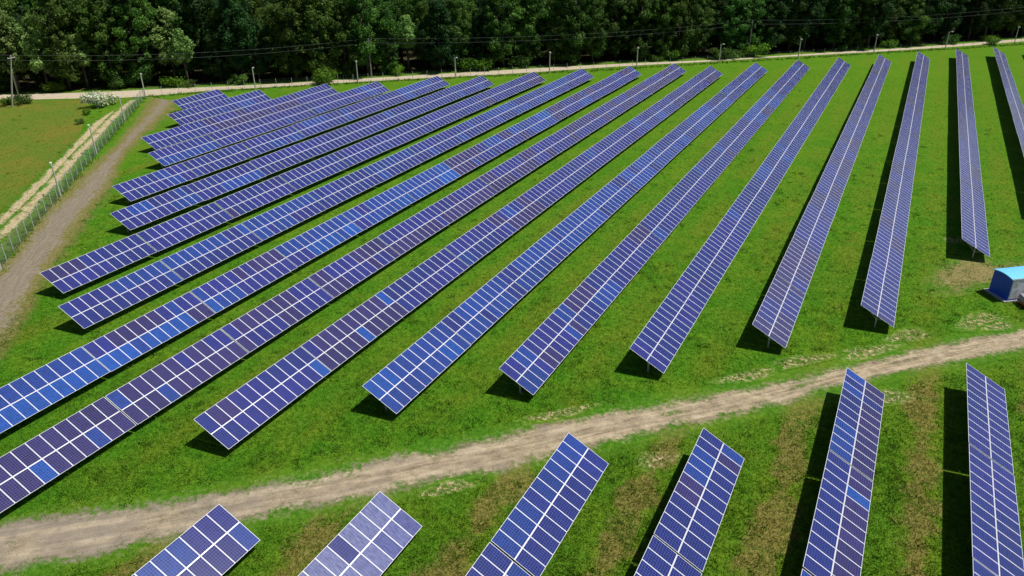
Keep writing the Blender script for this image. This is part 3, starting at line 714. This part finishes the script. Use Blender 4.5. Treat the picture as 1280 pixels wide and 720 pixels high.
# ------------------------------------------------------------------ grass blades and weeds
def dist_to(P, pts):
    P = np.array(P); best = np.full(len(pts), 1e9)
    for a, b in zip(P[:-1], P[1:]):
        ab = b-a; tt = np.clip(((pts-a)@ab)/(ab@ab+1e-9), 0, 1); best = np.minimum(best, np.linalg.norm(pts-(a+tt[:, None]*ab), axis=1))
    return best
road_c = (resample(road_u, 60)[0]+resample(road_l, 60)[0])/2
path_c = (resample(path_l, 40)[0]+resample(path_r, 40)[0])/2
def ok_pts(n, maxd, mind=0, power=1.0):
    px = rng.random(n)*1400-60; py = 745-(745-40)*rng.random(n)**power
    v = fw[None]+R_[None]*((px-640)/F_PX)[:, None]+U_[None]*((360-py)/F_PX)[:, None]
    tt = CAM_H/-v[:, 2]; P = v[:, :2]*tt[:, None]; dd = np.linalg.norm(P, axis=1)
    m = (dd < maxd) & (dist_to(road_c, P) > 2.6+rng.normal(0, .35, n)) & (dist_to(path_c, P) > 2.6)
    return P[m]
def blades(P, h, wdt, n_each, spread, seed):
    r = np.random.default_rng(seed); P = np.repeat(P, n_each, 0); n = len(P)
    P = P+r.normal(size=(n, 2))*spread; a = r.random(n)*6.283; hh = h*(.5+r.random(n)); ww = wdt*(.6+.8*r.random(n))
    lean = r.normal(size=(n, 2))*hh[:, None]*.55
    c, s_ = np.cos(a)*ww/2, np.sin(a)*ww/2; z = np.zeros(n)
    return np.stack([np.stack([P[:, 0]-c, P[:, 1]-s_, z], 1), np.stack([P[:, 0]+c, P[:, 1]+s_, z], 1), np.stack([P[:, 0]+lean[:, 0], P[:, 1]+lean[:, 1], hh], 1)], 1)
t = NT('grass_blades'); p = t.pos(); c, h, _ = grass_color(t, p)
hs_ = t.n('ShaderNodeHueSaturation'); t.l(c, hs_.inputs['Color']); hs_.inputs['Value'].default_value = 1.05
t.l(hs_.outputs[0], t.b.inputs['Base Color']); t.b.inputs['Roughness'].default_value = .9; t.b.inputs['Specular IOR Level'].default_value = .05
tr = t.n('ShaderNodeBsdfTranslucent'); t.l(hs_.outputs[0], tr.inputs[0]); ms = t.n('ShaderNodeMixShader'); ms.inputs[0].default_value = .35
t.l(t.b.outputs[0], ms.inputs[1]); t.l(tr.outputs[0], ms.inputs[2]); t.l(ms.outputs[0], t.out.inputs[0]); M_blade = t.m
me = quads('grass', blades(ok_pts(230000, 190, power=.9), .10, .05, 3, .12, 3), [M_blade])
tag(link('grass', me), 'short green grass covering the ground between the solar rows', 'grass', kind='stuff')
W = ok_pts(1000, 170); msk = rng.random(len(W)) < 1
Vw = blades(W, .2, .1, 22, .25, 5)
Ff, _ = resample(fence_L, 260); Ff = Ff+rng.normal(size=Ff.shape)*.35+np.array([-.3, -.2])
Vf = blades(Ff, .34, .10, 14, .3, 6)
Fg, _ = resample(fence_far, 500); Fg = Fg+rng.normal(size=Fg.shape)*.5
Vg = blades(Fg, .35, .2, 8, .3, 8)
W2 = ok_pts(9000, 120, power=.8); big_n = np.sin(W2[:, 0]*.31+1.3)*np.cos(W2[:, 1]*.27)+.6*np.sin(W2[:, 0]*.83+W2[:, 1]*.61)
W2 = W2[big_n > .25]; Vw = np.concatenate([Vw, blades(W2, .2, .05, 16, .17, 15)])
# clods and stones on the dirt road
rp = rng.integers(0, 60, 5200); side = rng.normal(size=5200)*1.5; dd_ = np.gradient(road_c, axis=0); dd_ /= np.linalg.norm(dd_, axis=1)[:, None]
cen = road_c[rp]+dd_[rp]*(rng.random(5200)*2-1)[:, None]*1.0+np.stack([-dd_[rp, 1], dd_[rp, 0]], 1)*side[:, None]
sz_ = .02+.05*rng.random(5200)**3; an = rng.random(5200)*6.28; faces = []
base_ = [np.stack([cen[:, 0]+sz_*np.cos(an+k*2.1), cen[:, 1]+sz_*np.sin(an+k*2.1), np.full(5200, .02)], 1) for k in range(3)]
tip = np.stack([cen[:, 0], cen[:, 1], .02+sz_*.9], 1)
Vs = np.concatenate([np.stack([base_[k], base_[(k+1) % 3], tip], 1) for k in range(3)])
tag(link('stones', quads('stones', Vs, [plain('stone', (.36, .31, .23), .9, 0, .25, 9)])), 'small stones and clods lying on the dirt road', 'stones', kind='stuff')
me = quads('weeds', np.concatenate([Vw, Vf, Vg]), [M_weed])
tag(link('weeds', me), 'taller weeds scattered in the grass and along the fences', 'weeds', kind='stuff')

for o in S.objects:
    if 'label' in o and not 4 <= len(o['label'].replace('-', ' ').split()) <= 16: print('LONG', o['label'])
